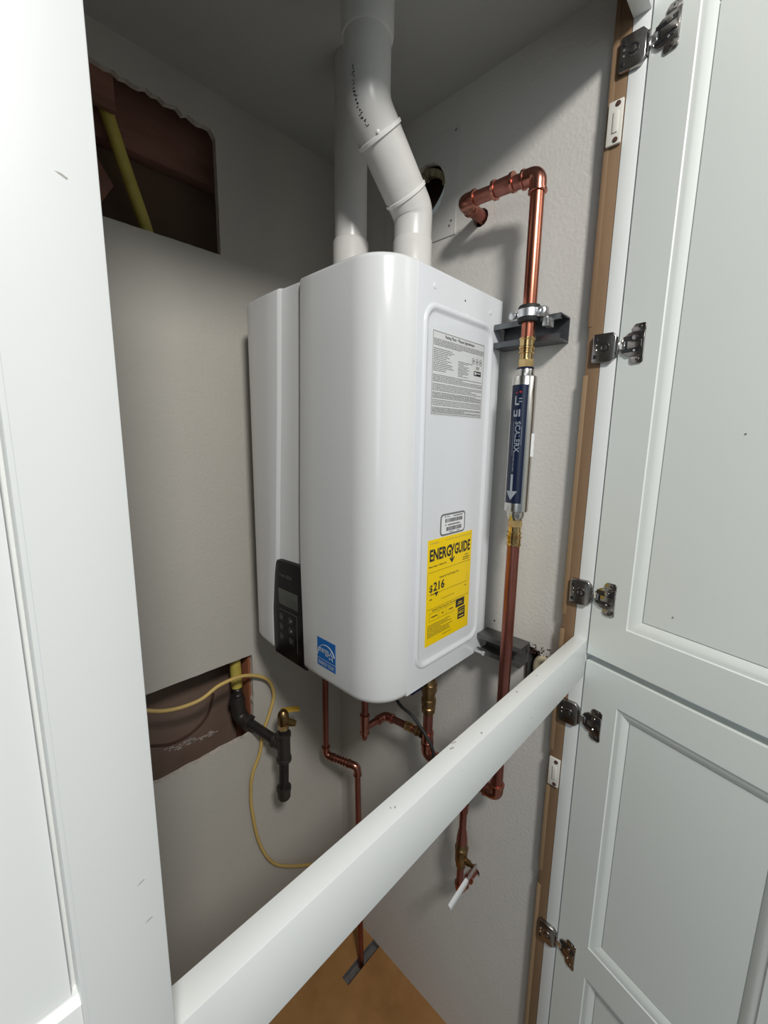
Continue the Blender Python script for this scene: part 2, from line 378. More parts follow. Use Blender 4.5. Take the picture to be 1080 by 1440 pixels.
# ------------------------------------------------------------------ doors on the right (swung open about 75 degrees)
A_ = .2669; D = V((-math.sin(A_), -math.cos(A_), 0)); NC = V((-math.cos(A_), math.sin(A_), 0)); P0 = V((XR, -.6899, 0))
def dw(s, t, z): return P0 + D * s + NC * t + Z * z
def dbox(name, s0, s1, t0, t1, z0, z1, m_, root, bev=.0006):
    bm = bmesh.new(); add_box(bm, (s0, t0, z0), (s1, t1, z1), bev)
    for v in bm.verts: v.co = dw(v.co.x, v.co.y, v.co.z)
    return keep(fin(bm, name, m_, None, True), root)
def dpanel(s0, s1, z0, z1, root, wfn=dw, m_='white', prof=((0, -.0002), (.0014, -.0019), (.0054, -.0026), (.0102, -.0042), (.0150, -.0067), (.0178, -.0084), (.0184, -.0108), (.0194, -.0108), (.0198, -.0086))):
    bm = bmesh.new(); rings = []
    for ins, t in prof:
        rings.append([bm.verts.new(wfn(a, t, b)) for a, b in ((s0 + ins, z0 + ins), (s1 - ins, z0 + ins), (s1 - ins, z1 - ins), (s0 + ins, z1 - ins))])
    rings.insert(0, [bm.verts.new(wfn(a, -.0215, b)) for a, b in ((s0, z0), (s1, z0), (s1, z1), (s0, z1))])
    for a, b in zip(rings, rings[1:]):
        for k in range(4): bm.faces.new((a[k], a[(k + 1) % 4], b[(k + 1) % 4], b[k]))
    bm.faces.new(rings[-1]); bm.faces.new(rings[0][::-1])
    return keep(fin(bm, 'panel', m_, None, True, 20), root)
def door(label, z0, z1, panels, s1=.349):
    """door part: stiles and rails in one mesh, each panel a sub-part"""
    a, b = .0606, s1 - .0606
    r = keep(slab('door', [[(0, z0), (s1, z0), (s1, z1), (0, z1)]] + [[(a, p[0]), (b, p[0]), (b, p[1]), (a, p[1])] for p in panels], P0, D, Z, NC, .0230, 'white', jm='white'), ff); r['label'] = label
    for p in panels: dpanel(a, b, p[0], p[1], r)
    return r
d_up = door('tall white upper door with one recessed panel, swung open on the right', 1.1816, 2.175, [(1.2486, 2.11)])
d_lo = door('white lower door with recessed panels, swung open below the dark gap', .08, 1.1678, [(.145, .5491), (.6154, 1.1098)])
for rt_, s_, z_ in ((d_up, .1736, 1.5601), (d_up, .1207, 1.2923)):
    bm = bmesh.new(); add_lathe(bm, dw(s_, -.0083, z_), NC, [(0, .0012), (.0004, .0009)], 10); keep(fin(bm, 'nick', 'grayink'), rt_)

# hinges
def hinge(z, label):
    """hinge part: the cup plate is the part, all other pieces are its sub-parts"""
    pts = []
    for k in range(11):
        a = math.radians(115 + 130 * k / 10); pts.append((.0246 + .0210 * math.cos(a), .0192 * math.sin(a)))
    body = [(.0386, .0180)] + pts + [(.0386, -.0180)]
    cp = keep(poly_plate('hinge', body[::-1], P0 + Z * z + NC * .0001, D, Z, NC, .0026, 'chrome', None, .0007), ff)
    cp['label'] = label
    def K(o): return keep(o, cp)
    fy = lambda a: YF + a            # a = depth behind the front of the frame
    O = V((XR - .0001, 0, z))
    pts = [(fy(.0006), -.0156), (fy(.0006), .0156), (fy(.0062), .0222), (fy(.0326), .0222), (fy(.0350), .0198), (fy(.0350), -.0198), (fy(.0326), -.0222), (fy(.0062), -.0222)]
    K(poly_plate('frame_bracket', pts, O, Y, Z, -X, .0074, 'chrome', None, .0014))
    xo = XR - .0075
    K(latheo('recess', (xo - .0001, fy(.0170), z), -X, [(0, .0067), (.0005, .0067)], 'btn', seg=20))
    K(latheo('screw', (xo - .0003, fy(.0170), z), -X, [(0, .0048), (.0012, .0046), (.0017, .0024), (.0017, .0001)], 'chrome', seg=16))
    K(latheo('rim', (xo, fy(.0170), z), -X, [(0, .0084), (.0011, .0079), (.0011, .0067), (.0002, .0066)], 'chrome', seg=20))
    for dz in (.0126, -.0126):
        K(boxo('slot', (xo - .0006, fy(.0272), z + dz - .0030), (xo + .0002, fy(.0320), z + dz + .0030), 'btn', None, .0003))
        K(latheo('rivet', (xo, fy(.0293), z + dz * .3 + .001), -X, [(0, .0018), (.0012, .0012)], 'bright', seg=10))
    K(boxo('front_wrap', (XR - .0078, YF - .0030, z - .0138), (XR + .0040, YF + .0004, z + .0138), 'chrome', None, .0007))
    for dz in (-.006, .006): K(boxo('slot', (XR - .0083, YF - .0022, z + dz - .0026), (XR - .0074, YF - .0006, z + dz + .0026), 'btn', None, .0002))
    q = [(.0006, -.0054), (.0114, -.0054), (.0114, .0054), (.0006, .0054)]
    K(poly_plate('link_arm', q, P0 + Z * z + NC * .0014, D, Z, NC, .0036, 'bright', None, .0006))
    for s_ in (1, -1):
        ear = [(.0390, .0174), (.0390, .0266), (.0366, .0286), (.0234, .0286), (.0198, .0250), (.0198, .0180)]
        ear = [(a, b * s_) for a, b in ear]
        K(poly_plate('ear', ear, P0 + Z * z + NC * .0001, D, Z, NC, .0018, 'chrome', None, .0005))
        c0 = P0 + Z * (z + s_ * .0232) + D * .0298 + NC * .0019
        K(latheo('screw', c0, NC, [(0, .0043), (.0010, .0040), (.0012, .0014), (.0005, .0011)], 'chrome', seg=14))
        K(latheo('screw_slot', c0 + NC * .0012, NC, [(0, .0014), (.0002, .0014)], 'btn', seg=4))
    def dp(name, s0, s1, z0, z1, t0, t1, m_):
        bm = bmesh.new(); add_box(bm, (s0, t0, z + z0), (s1, t1, z + z1), .0004)
        for v in bm.verts: v.co = dw(v.co.x, v.co.y, v.co.z)
        return K(fin(bm, name, m_, None, True))
    dp('cup_recess', .0074, .0360, .0048, .0126, .0024, .0032, 'btn'); dp('cup_recess', .0072, .0324, -.0114, -.0060, .0024, .0032, 'btn')
    dp('cup_recess', .0102, .0150, -.0060, .0054, .0024, .0031, 'btn')
    dp('cup_arm', .0154, .0360, -.0054, .0046, .0024, .0046, 'chrome')
    K(latheo('adjuster', P0 + Z * (z + .0094) + D * .0258 + NC * .0026, NC, [(0, .0043), (.0022, .0041), (.0024, .0022)], 'chrome', seg=14))
    K(latheo('rivet', P0 + Z * (z - .0094) + D * .0258 + NC * .0031, NC, [(0, .0019), (.0010, .0012)], 'bright', seg=10))
    return cp
def copy_tree(o, dz, parent=None):
    c = o.copy(); COL.objects.link(c)
    if parent is None: c.location.z += dz
    else: c.parent = parent
    for ch in list(o.children): copy_tree(ch, dz, c)
    return c
h0 = hinge(1.6936, 'nickel hinge halfway up the tall upper door, level with the rating label')
for z, lb in ((2.0948, 'nickel hinge at the top, above the upper ivory bracket'), (1.2896, 'nickel hinge low on the upper door just above the rail end'),
              (1.0586, 'nickel hinge at the top of the lower door just below the rail'), (.5606, 'lowest nickel hinge, on the lower door')):
    c = copy_tree(h0, z - 1.6936); c['label'] = lb

# ------------------------------------------------------------------ closed door on the left, very near the camera
YD = -.7115; XD = -.7183
def lw(s, t, z): return V((XD - s, YD - t, z))   # negative t lies deeper
KS = .0355
bm = bmesh.new()
add_box(bm, (XD - KS, YD, 1.182), (XD, YD + .023, 2.175), .0009); add_box(bm, (-1.29, YD, 1.182), (-1.25, YD + .023, 2.175), .0009)
add_box(bm, (-1.25, YD + .0012, 1.182), (XD - KS, YD + .023, 1.3003), .0003); add_box(bm, (-1.25, YD, 2.11), (XD - KS, YD + .023, 2.175), .0003)
ld = keep(fin(bm, 'door', 'stilewhite', None, True), ff); ld['label'] = 'white closed upper door at the left edge, a recessed panel beside its plain stile'
bm = bmesh.new(); s0, s1, z0, z1 = KS, 1.25 + XD, 1.3003, 2.11; rings = []
for ins, zb, t in ((0, 0, -.021), (0, 0, -.0012), (.0003, .0028, -.0046), (.0004, .0030, -.0085), (.0024, .0036, -.0085), (.0026, .0038, -.0050)):
    rings.append([bm.verts.new(lw(a, t, b)) for a, b in ((s0 + ins, z0 + zb), (s1 - ins, z0 + zb), (s1 - ins, z1 - ins), (s0 + ins, z1 - ins))])
for a, b in zip(rings, rings[1:]):
    for k in range(4): bm.faces.new((a[k], a[(k + 1) % 4], b[(k + 1) % 4], b[k]))
bm.faces.new(rings[-1]); bm.faces.new(rings[0][::-1])
keep(fin(bm, 'panel', 'stilewhite', None, True, 20), ld)
boxo('bead_line', (-.7521, YD - .00005, 1.183), (-.7519, YD + .0001, 2.17), 'edgeline', ld)
for (x, z, a) in ((-.7275, 1.3418, .4), (-.7257, 1.319, .3), (-.7299, 1.6346, -.35)):
    bm = bmesh.new(); c_, s_ = math.cos(a), math.sin(a)
    bm.faces.new([bm.verts.new((x + c_ * p - s_ * q, YD - .00006, z + s_ * p + c_ * q)) for p, q in ((-.0019, -.0001), (.0017, -.00035), (.0019, .00035), (-.0002, .0005))])
    keep(fin(bm, 'scuff', 'mark', recalc=False), ld)
o = boxo('door', (-1.29, YD, .08), (XD, YD + .023, 1.168), 'stilewhite', ff, .0008); o['label'] = 'white closed lower door below the closed upper door'

# ------------------------------------------------------------------ water heater
H0, H1 = 1.108, 1.805; YL, YR = -.0586, -.4814; XS = -.2623; XM = -.3326
wh = thing('tankless_water_heater', (-.17, -.27, H0), 'large white wall-hung tankless water heater with black control panel and stickers', 'water heater')
def lerp(tab, z):
    for (a, va), (b, vb) in zip(tab, tab[1:]):
        if z <= b: return va + (vb - va) * max(0, (z - a)) / (b - a)
    return tab[-1][1]
SEAM = [(1.10, -.2824), (1.2, -.2795), (1.31, -.2757), (1.38, -.2762), (1.44, -.2778), (1.6, -.2840), (1.81, -.2903)]
RIDGE = [(1.10, -.1713), (1.2, -.1712), (1.31, -.1895), (1.45, -.1985), (1.6, -.2090), (1.81, -.2205)]
def prof(z):
    sm, rg = lerp(SEAM, z), lerp(RIDGE, z); P = [(XS, YR)]
    rx, ry = XM - XS, .066
    for k in range(1, 13):
        a = math.radians(90 * k / 12); P.append((XS + rx * math.sin(a) ** .92, YR + ry * (1 - math.cos(a))))
    for t in (.35, .7): P.append((XM - .0006, YR + ry + (sm - (YR + ry)) * t))
    P += [(XM, sm - .0022), (XM + .0006, sm - .0006), (XM + .0022, sm), (XM + .0112, sm + .0002), (XM + .0112, sm + .0020), (XM + .0078, sm + .0028)]
    P += [(XM + .0076, sm + (rg - sm) * .4), (XM + .0076, rg - .0072), (XM + .0070, rg - .0062), (XM + .0026, rg - .0012), (XM + .0020, rg + .0004)]
    yl = YL; x1 = XM + .0080
    P += [(XM + .0028, rg + (-.13 - rg) * .5), (x1 - .0012, -.122)]
    for k in range(1, 9):
        a = math.radians(90 * k / 8); P.append((x1 + (XS - x1) * (1 - math.cos(a)), -.118 + (yl + .118) * math.sin(a)))
    return P
def inset(P, d):
    out = []; n = len(P)
    for i in range(n):
        a, b = V((*P[max(0, i - 1)], 0)), V((*P[min(n - 1, i + 1)], 0)); t = (b - a).normalized(); nn = V((t.y, -t.x, 0))
        if i == 0: nn = V((0, 1, 0))
        if i == n - 1: nn = V((0, -1, 0))
        c = V((-.2, -.27, 0)) - V((*P[i], 0))
        if nn.dot(c) < 0: nn = -nn
        if P[i][0] < XM + .016 and P[i][1] > -.41: nn = V((1, 0, 0))
        out.append((P[i][0] + nn.x * d, P[i][1] + nn.y * d))
    return out
lv = []
RB, RTp = .014, .007
for k in range(7):
    a = math.radians(90 * k / 6); lv.append((H0 + RB * (1 - math.sin(a)) if False else H0 + RB - RB * math.cos(a), RB * (1 - math.sin(a))))
lv += [(z, 0) for z in (1.16, 1.2, 1.24, 1.27, 1.31, 1.35, 1.38, 1.41, 1.44, 1.5, 1.6, 1.7)]
for k in range(6):
    a = math.radians(90 * k / 5); lv.append((H1 - RTp + RTp * math.sin(a), RTp * (1 - math.cos(a))))
bm = bmesh.new(); rings = []
for z, d in lv: rings.append([bm.verts.new((x, y, z)) for x, y in inset(prof(z), d)])
for a, b in zip(rings, rings[1:]):
    for k in range(len(a) - 1): bm.faces.new((a[k], a[k + 1], b[k + 1], b[k]))
    bm.faces.new((a[-1], a[0], b[0], b[-1]))
bm.faces.new(rings[0][::-1]); bm.faces.new(rings[-1])
keep(fin(bm, 'front_cover', 'heater', None, True, 32), wh)
# rear casing with embossed side
bm = bmesh.new(); xb, xf2 = -.012, XS + .0008; yr = YR + .0006
def loop(r, dy): return [bm.verts.new((a, yr - dy, b)) for a, b in r]
L = [loop(rrect(xf2, xb, H0 + .003, H1 - .002, .0006, 6), -.0012), loop(rrect(xf2 + .001, xb - .001, H0 + .004, H1 - .003, .0006, 6), 0),
     loop(rrect(-.2445, -.0400, 1.1465, 1.7545, .030, 6), 0), loop(rrect(-.2425, -.0420, 1.1485, 1.7525, .028, 6), .0022), loop(rrect(-.2395, -.0450, 1.1515, 1.7495, .0255, 6), .0030),
     loop(rrect(-.2365, -.0480, 1.1545, 1.7465, .023, 6), .0022), loop(rrect(-.2340, -.0505, 1.157, 1.744, .021, 6), -.0002), loop(rrect(-.2315, -.0530, 1.1595, 1.7415, .019, 6), -.0012),
     loop(rrect(-.2300, -.0545, 1.161, 1.740, .018, 6), -.0014)]
for a, b in zip(L, L[1:]):
    for k in range(len(a)): bm.faces.new((a[k], a[(k + 1) % len(a)], b[(k + 1) % len(a)], b[k]))
bm.faces.new(L[-1])
bk = [bm.verts.new((v.co.x, YL - .0006, v.co.z)) for v in L[0]]
for k in range(len(bk)): bm.faces.new((L[0][k], L[0][(k + 1) % len(bk)], bk[(k + 1) % len(bk)], bk[k]))
bm.faces.new(bk[::-1])
keep(fin(bm, 'rear_casing', 'heaterside', None, True, 30), wh)
YS = yr + .0014   # recessed side panel plane
for x_, z_, r_ in ((-.2202, 1.7777, .0042), (-.055, 1.7739, .0036), (-.137, 1.7757, .0014), (-.128, 1.7535, .0030)):
    keep(latheo('screw' if r_ > .002 else 'screw_hole', (x_, yr, z_), -Y, [(0, r_), (.0008, r_ * .9), (.0012, r_ * .5)], 'heaterside' if r_ > .002 else 'ink', seg=16), wh)
boxo('wall_bracket', (-.0119, -.44, 1.74), (-.001, -.10, 1.79), 'zinc', wh)
boxo('wall_bracket', (-.0119, -.44, 1.125), (-.001, -.10, 1.165), 'zinc', wh)
# control panel
zz = [1.103, 1.108, 1.115, 1.13, 1.15, 1.175, 1.20, 1.225, 1.25, 1.275, 1.295, 1.302, 1.3075, 1.310]
LE = [(1.103, -.184), (1.108, -.1745), (1.115, -.1715), (1.13, -.1705), (1.2, -.1712), (1.25, -.1765), (1.275, -.1800), (1.295, -.1845), (1.302, -.1868), (1.3075, -.1915), (1.310, -.198)]
def prow(z, d=0):
    a, b = lerp(LE, z), lerp(SEAM, z) + .0004; zt = z - (.0 if z < 1.3 else (0))
    out = []
    for t in (0, .02, .06, .2, .5, .8, .97, 1):
        y = a + (b - a) * t; x = XM + (.0018 if 0.05 < t < .98 else .0032 if t > .01 and t < .99 else .0076); out.append((x, y))
    return out
bm = bmesh.new(); R_ = []
for i, z in enumerate(zz):
    e = .0045 if i in (0, len(zz) - 1) else 0
    R_.append([bm.verts.new((x + e, y, z + (.004 * (1 - (j / 7)) * 0 if i < 9 else -.0 + .0045 * (j / 7)))) for j, (x, y) in enumerate(prow(z))])
for a, b in zip(R_, R_[1:]):
    for k in range(7): bm.faces.new((a[k], a[k + 1], b[k + 1], b[k]))
back0 = [bm.verts.new((XM + .0100, v.co.y, v.co.z)) for v in R_[0]]; back1 = [bm.verts.new((XM + .0100, v.co.y, v.co.z)) for v in R_[-1]]
for k in range(7): bm.faces.new((back0[k], back0[k + 1], R_[0][k + 1], R_[0][k])); bm.faces.new((R_[-1][k], R_[-1][k + 1], back1[k + 1], back1[k]))
cp = keep(fin(bm, 'control_panel', 'blacksheet', None, True, 30), wh)
XP = XM + .0017; FU, FW = -Y, Z      # front reads along -Y
sub(boxo('display', (XP - .0003, -.2625, 1.2195), (XP + .001, -.1985, 1.2520), 'lcd', None, .0002), cp)
sub(boxo('display_edge', (XP - .0004, -.1985, 1.2195), (XP + .001, -.1972, 1.2520), 'icong', None, .0001), cp)
text('NAVIEN', (XP - .0002, -.2035, 1.2775), FU, FW, .042, .0070, 'icong', cp, bold=.02)
for (u0, u1, v0, v1) in ((-.1975, -.2585, 1.2075, 1.2085), (-.2585, -.2595, 1.1320, 1.2085)): sub(boxo('keypad_line', (XP - .0002, u1, v0), (XP + .0006, u0, v1), 'icong'), cp)
for i, (y_, z_, mm) in enumerate(((-.2080, 1.193, 'icong'), (-.2080, 1.172, 'icong'), (-.2080, 1.150, 'icong'), (-.2400, 1.193, 'iconw'), (-.2400, 1.172, 'iconw'), (-.2400, 1.150, 'icong'))):
    bt = sub(boxo('button', (XP - .0006, y_ - .0085, z_ - .007), (XP + .001, y_ + .0085, z_ + .007), 'btn', None, .0006), cp)
    sub(latheo('button_icon', (XP - .0006, y_, z_), -X, [(0, .0024), (.0002, .0023)], mm, seg=3 if mm == 'iconw' else 14, rot=math.pi / 2 if i != 4 else -math.pi / 2), cp)
# blue sticker
O_ = (XM - .00075, -.3262, 1.1400)
es = keep(poly_plate('efficiency_sticker', [(0, 0), (.0510, 0), (.0510, .0540), (0, .0540)], O_, FU, FW, -X, .0003, 'eblue'), wh)
es['label'] = 'small blue square sticker with a white arc, star and script'
O_ = V(O_) - X * .0004
text('energy', O_ + FU * .003 + FW * .0235, FU, FW, .030, .0125, 'iconw', es, bold=.01)
star = [(.0385 + (.0095 if k % 2 == 0 else .004) * math.sin(k * math.pi / 5), .0270 + (.0095 if k % 2 == 0 else .004) * math.cos(k * math.pi / 5)) for k in range(10)]
bm = bmesh.new()
ob = poly_plate('star_mark', star[::-1], O_, FU, FW, -X, .0002, 'iconw'); sub(ob, es)
ob = poly_plate('star_inside', [((a - .0385) * .62 + .0385, (b - .027) * .62 + .027) for a, b in star[::-1]], O_ - X * .0001, FU, FW, -X, .0002, 'eblue'); sub(ob, es)
arc = [V(O_) + FU * (.0255 + .0245 * math.cos(math.radians(a))) + FW * (.0205 + .0235 * math.sin(math.radians(a))) for a in range(20, 181, 8)]
sub(sweepo('arc_mark', arc, .0006, 'iconw', seg=6), es)
bars('divider', [(0, .051, .0140, .0149)], O_, FU, FW, 'iconw', es)
text('ENERGY STAR', O_ + FU * .004 + FW * .0035, FU, FW, .043, .0070, 'paper', es, bold=.01)
# rating label
def side(u, z, d=0): return V((u, YS - .0004 - d, z))
rl = keep(poly_plate('rating_label', [(0, 0), (.1545, 0), (.1545, .1300), (0, .1300)], (-.2205, YS, 1.5870), X, Z, -Y, .0003, 'paper'), wh)
rl['label'] = 'grey rating label crowded with small print in a thin black border'
OO = V((-.2205, YS - .0003, 1.5870))
bars('border', [(.0015, .153, .0015, .0023), (.0015, .153, .1277, .1285), (.0015, .0022, .0015, .1285), (.1523, .153, .0015, .1285)], OO, X, Z, 'grayink', rl)
text('Rating Plate · Plaque Signalétique', OO + X * .034 + Z * .1195, X, Z, .086, .0062, 'ink', rl, bold=.015)
R = []
def lines(u0, u1, v0, v1, n, fill=.93, h=.0011, short=.0):
    for i in range(n):
        v = v1 - (v1 - v0) * (i + .5) / n; u = u0; end = u1 - (random.uniform(0, short) if short else 0)
        if random.random() < .18: end = u0 + (end - u0) * random.uniform(.5, .9)
        while u < end:
            w_ = random.uniform(.0016, .0062); R.append((u, min(u + w_, end), v - h / 2, v + h / 2)); u += w_ + random.uniform(.0006, .0014)
lines(.004, .151, .107, .1180, 5); lines(.004, .060, .068, .104, 13, short=.025); lines(.073, .118, .066, .092, 11, short=.02)
lines(.004, .150, .052, .064, 5); lines(.004, .150, .038, .0500, 5); lines(.004, .150, .0265, .0365, 5); lines(.004, .150, .015, .0250, 4); lines(.004, .150, .0035, .0130, 5)
bars('fine_print', R, OO, X, Z, 'grayink', rl, stuff=True)
for k, u in enumerate((.119, .131, .1425)):
    ri = [(u + .0045 * math.cos(a), .0975 + .0052 * math.sin(a)) for a in [i * math.tau / 18 for i in range(18)]]
    flatpoly('round_mark', ri, OO, X, Z, 'grayink', rl, .0003)
    flatpoly('round_mark_inside', [(u + (a - u) * .78, .0975 + (b - .0975) * .78) for a, b in ri], OO, X, Z, 'paper', rl, .0004)
    flatpoly('mark_centre', [(u - .002, .0965), (u + .002, .096), (u + .0015, .0995), (u - .001, .0985)], OO, X, Z, 'ink', rl, .0005)
bars('badge', [(.122, .145, .0735, .0815)], OO, X, Z, 'ink', rl, .0004); bars('badge_mark', [(.124, .1295, .0752, .0800), (.131, .1435, .0772, .0788)], OO, X, Z, 'paper', rl, .0005)
bars('grey_mark', [(.128, .139, .0845, .0895)], OO, X, Z, 'mark', rl, .0003)
# serial label
bl = keep(poly_plate('serial_label', rrect(0, .0775, 0, .0395, .008), (-.1815, YS, 1.3800), X, Z, -Y, .0003, 'grayink'), wh)
bl['label'] = 'white serial label with barcodes in a rounded dark border'
OB = V((-.1815, YS - .0003, 1.3800))
flatpoly('label_face', rrect(.0032, .0743, .0032, .0363, .0055), OB, X, Z, 'paperw', bl, .0002)
R = []
for v0, v1, u0, u1 in ((.0230, .0300, .014, .068), (.0075, .0150, .018, .066)):
    u = u0
    while u < u1:
        w_ = random.choice((.0006, .0009, .0014)); R.append((u, u + w_, v0, v1)); u += w_ + random.choice((.0005, .0007, .0011))
bars('barcode', R, OB, X, Z, 'ink', bl, .0004, stuff=True)
bars('fine_print', [(.012, .0155, .0325, .0350), (.018, .028, .0330, .0343), (.038, .068, .0325, .0345), (.014, .018, .0180, .0200), (.022, .060, .0175, .0198), (.028, .040, .0045, .0058), (.050, .060, .0045, .0058)], OB, X, Z, 'grayink', bl, .0004)
# yellow energy label
ye = keep(poly_plate('energy_guide_label', [(0, 0), (.1375, .0), (.1375, .1950), (0, .1950)], (-.2147, YS, 1.1832), X, Z, -Y, .0003, 'eyellow'), wh)
ye['label'] = 'tall yellow energy guide label in black lettering'
OE = V((-.2147, YS - .0003, 1.1832))
def et(s, u, v, w_, h_, b=.02, m_='ink'): return text(s, OE + X * u + Z * v, X, Z, w_, h_, m_, ye, bold=b)
et('ENERG', .006, .1560, .0630, .0220, .035); et('GUIDE', .0800, .1560, .0520, .0220, .035)
bars('divider', [(.0715, .0750, .1480, .1660), (.003, .134, .1360, .1366), (.003, .134, .0680, .0686), (.0100, .126, .0950, .0956), (.0100, .0250, .0946, .0962), (.010, .0105, .045, .060), (.010, .090, .060, .0605), (.010, .090, .045, .0455), (.038, .0385, .045, .060), (.062, .0625, .045, .060), (.002, .0023, .09, .135), (.126, .1263, .0950, .11)], OE, X, Z, 'ink', ye)
flatpoly('letter_y', [(.0715, .1650), (.0750, .1650), (.0805, .1780), (.0768, .1780), (.0733, .1695), (.0697, .1780), (.0660, .1780)], OE, X, Z, 'ink', ye)
flatpoly('arrow_head', [(.0733, .1425), (.0815, .1520), (.0788, .1535), (.0733, .1478), (.0678, .1535), (.0651, .1520)], OE, X, Z, 'ink', ye)
et('U.S. Government', .006, .1870, .024, .0026, 0, 'grayink'); et('Federal law prohibits removal of this label before consumer purchase', .052, .1870, .082, .0026, 0, 'grayink')
et('Water Heater - Natural Gas', .004, .1450, .052, .0034, .02); bars('fine_print', [(.115, .127, .1495, .1508), (.109, .130, .1445, .1460), (.108, .130, .1405, .1418)], OE, X, Z, 'ink', ye)
et('Estimated Yearly Energy Cost', .037, .1195, .060, .0050, .01)
et('$', .008, .0985, .0095, .0150, .02); et('216', .0195, .1000, .0330, .0170, .03)
flatpoly('triangle_mark', [(.0290, .0890), (.0350, .0975), (.0230, .0975)], OE, X, Z, 'ink', ye)
bars('fine_print', [(.0095, .0160, .0855, .0875), (.120, .1245, .0870, .0890)], OE, X, Z, 'ink', ye)
et('Cost Range of Similar Models', .043, .0790, .042, .0030, 0)
et('Estimated Yearly Energy Use / First Hour Rating', .018, .0620, .086, .0042, .02); et('(gallons)', .052, .0560, .024, .0034, .01) if False else None
bars('fine_print', [(.016, .034, .0515, .0535), (.047, .053, .0515, .0535), (.070, .084, .0515, .0535)], OE, X, Z, 'ink', ye)
bars('badge', [(.092, .1205, .0490, .0650), (.100, .1240, .0230, .0465)], OE, X, Z, 'ink', ye, .0003)
bars('badge_mark', [(.100, .112, .0575, .0590), (.097, .115, .0540, .0552), (.102, .1220, .0420, .0428), (.104, .120, .0265, .0285)], OE, X, Z, 'eyellow', ye, .0004)
text('ENERGY', OE + X * .102 + Z * .0330, X, Z, .019, .0060, 'eyellow', ye, bold=.01, th=.0004)
R = []; lines(.006, .084, .0145, .0395, 8, h=.0012, short=.02); lines(.052, .080, .0080, .0110, 1)
bars('fine_print', R, OE, X, Z, 'ink', ye, stuff=True)

# ------------------------------------------------------------------ PVC vents
PR = .0302
v1 = thing('vent_pipe', (-.185, -.250, H1), 'straight white plastic vent pipe rising behind the bent one', 'vent pipe')
sweepo('pipe', [(-.185, -.250, H1 - .0), (-.185, -.250, HC)], PR, 'pvc', v1, 40)
latheo('socket', (-.185, -.250, H1 + .0002), Z, [(0, .0340), (.106, .0340), (.1090, .0325), (.1090, .0300)], 'pvc', v1, 40)
latheo('collar', (-.185, -.250, H1 + .0008), Z, [(0, .040), (.010, .040), (.012, .036)], 'lip', v1, 40)
v2 = thing('vent_pipe', (-.165, -.385, H1), 'white plastic vent pipe with two elbows bending towards the camera', 'vent pipe')
Q0, Q1 = V((-.165, -.387, H1)), V((-.165, -.387, 1.927)); Q2 = V((-.272, -.383, 2.034)); Q3 = V((-.272, -.383, HC))
dd = (Q2 - Q1).normalized(); PB = .0338
sweepo('pipe', [Q0, Q1 + Z * -.010], .0300, 'pvc', v2, 44)
latheo('socket', Q0, Z, [(0, .0335), (.076, .0335), (.0785, .0320), (.0785, .0300)], 'pvc', v2, 44)
e1 = fillet([Q1 - Z * .045, Q1, Q1 + dd * .030], .028, 10); n1 = len(e1)
sweepo('elbow', e1, [.0318 + .0022 * min(1, k / (n1 * .5)) for k in range(n1)], 'pvc', v2, 44)
latheo('elbow_lip', Q1 + dd * .0260, dd, [(0, .0340), (.0008, .0362), (.0050, .0365), (.0058, .0352), (.0060, .0302)], 'lip', v2, 44)
sweepo('pipe', [Q1 + dd * .030, Q2 - dd * .030], .0345, 'pvc', v2, 44)
e2 = fillet([Q2 - dd * .037, Q2, Q2 + Z * .085], .050, 14); sweepo('elbow', e2, .0350, 'pvc', v2, 44)
latheo('elbow_lip', Q2 - dd * .0400, dd, [(0, .0302), (.0002, .0350), (.001, .0372), (.0058, .0374), (.0066, .0350)], 'lip', v2, 44)
latheo('coupling', Q2 + Z * .083, Z, [(0, .0350), (.0010, .0372), (.0060, .0388), (.060, .0388), (.061, .034)], 'pvc', v2, 44)
tc_ = (CAMP - Q2); side_ = (tc_ - dd * tc_.dot(dd)).normalized()
latheo('molded_nub', Q2 - dd * .0310 + side_ * .0345, side_, [(0, .0030), (.0022, .0024), (.0032, .0008)], 'lip', v2, 14)
sweepo('pipe', [Q2 + Z * .08, Q3], PR, 'pvc', v2, 40)
# print on the elbow
bm = bmesh.new()
cdv = V((-.81, -.58, 0)).normalized(); sv = Z.cross(cdv)
def centre(z_):
    for a, b in zip(e2, e2[1:]):
        if a.z <= z_ <= b.z: return a + (b - a) * ((z_ - a.z) / (b.z - a.z)), (b - a).normalized()
    return e2[-1], Z
for i in range(40):
    a = .40 + random.uniform(-.05, .05); z_ = Q2.z + .030 - i * .0011; w_ = random.uniform(.0010, .0040)
    if random.random() < .2: continue
    c, tg = centre(z_)
    def pt(aa, dz):
        w3 = cdv * math.cos(aa) - sv * math.sin(aa); w3 = (w3 - tg * w3.dot(tg)).normalized(); return c + w3 * .03525 + tg * dz
    bm.faces.new([bm.verts.new(pt(a - w_ / .07, 0)), bm.verts.new(pt(a + w_ / .07, 0)), bm.verts.new(pt(a + w_ / .07, .0010)), bm.verts.new(pt(a - w_ / .07, .0010))])
keep(fin(bm, 'printed_marks', 'ink', recalc=False), v2)

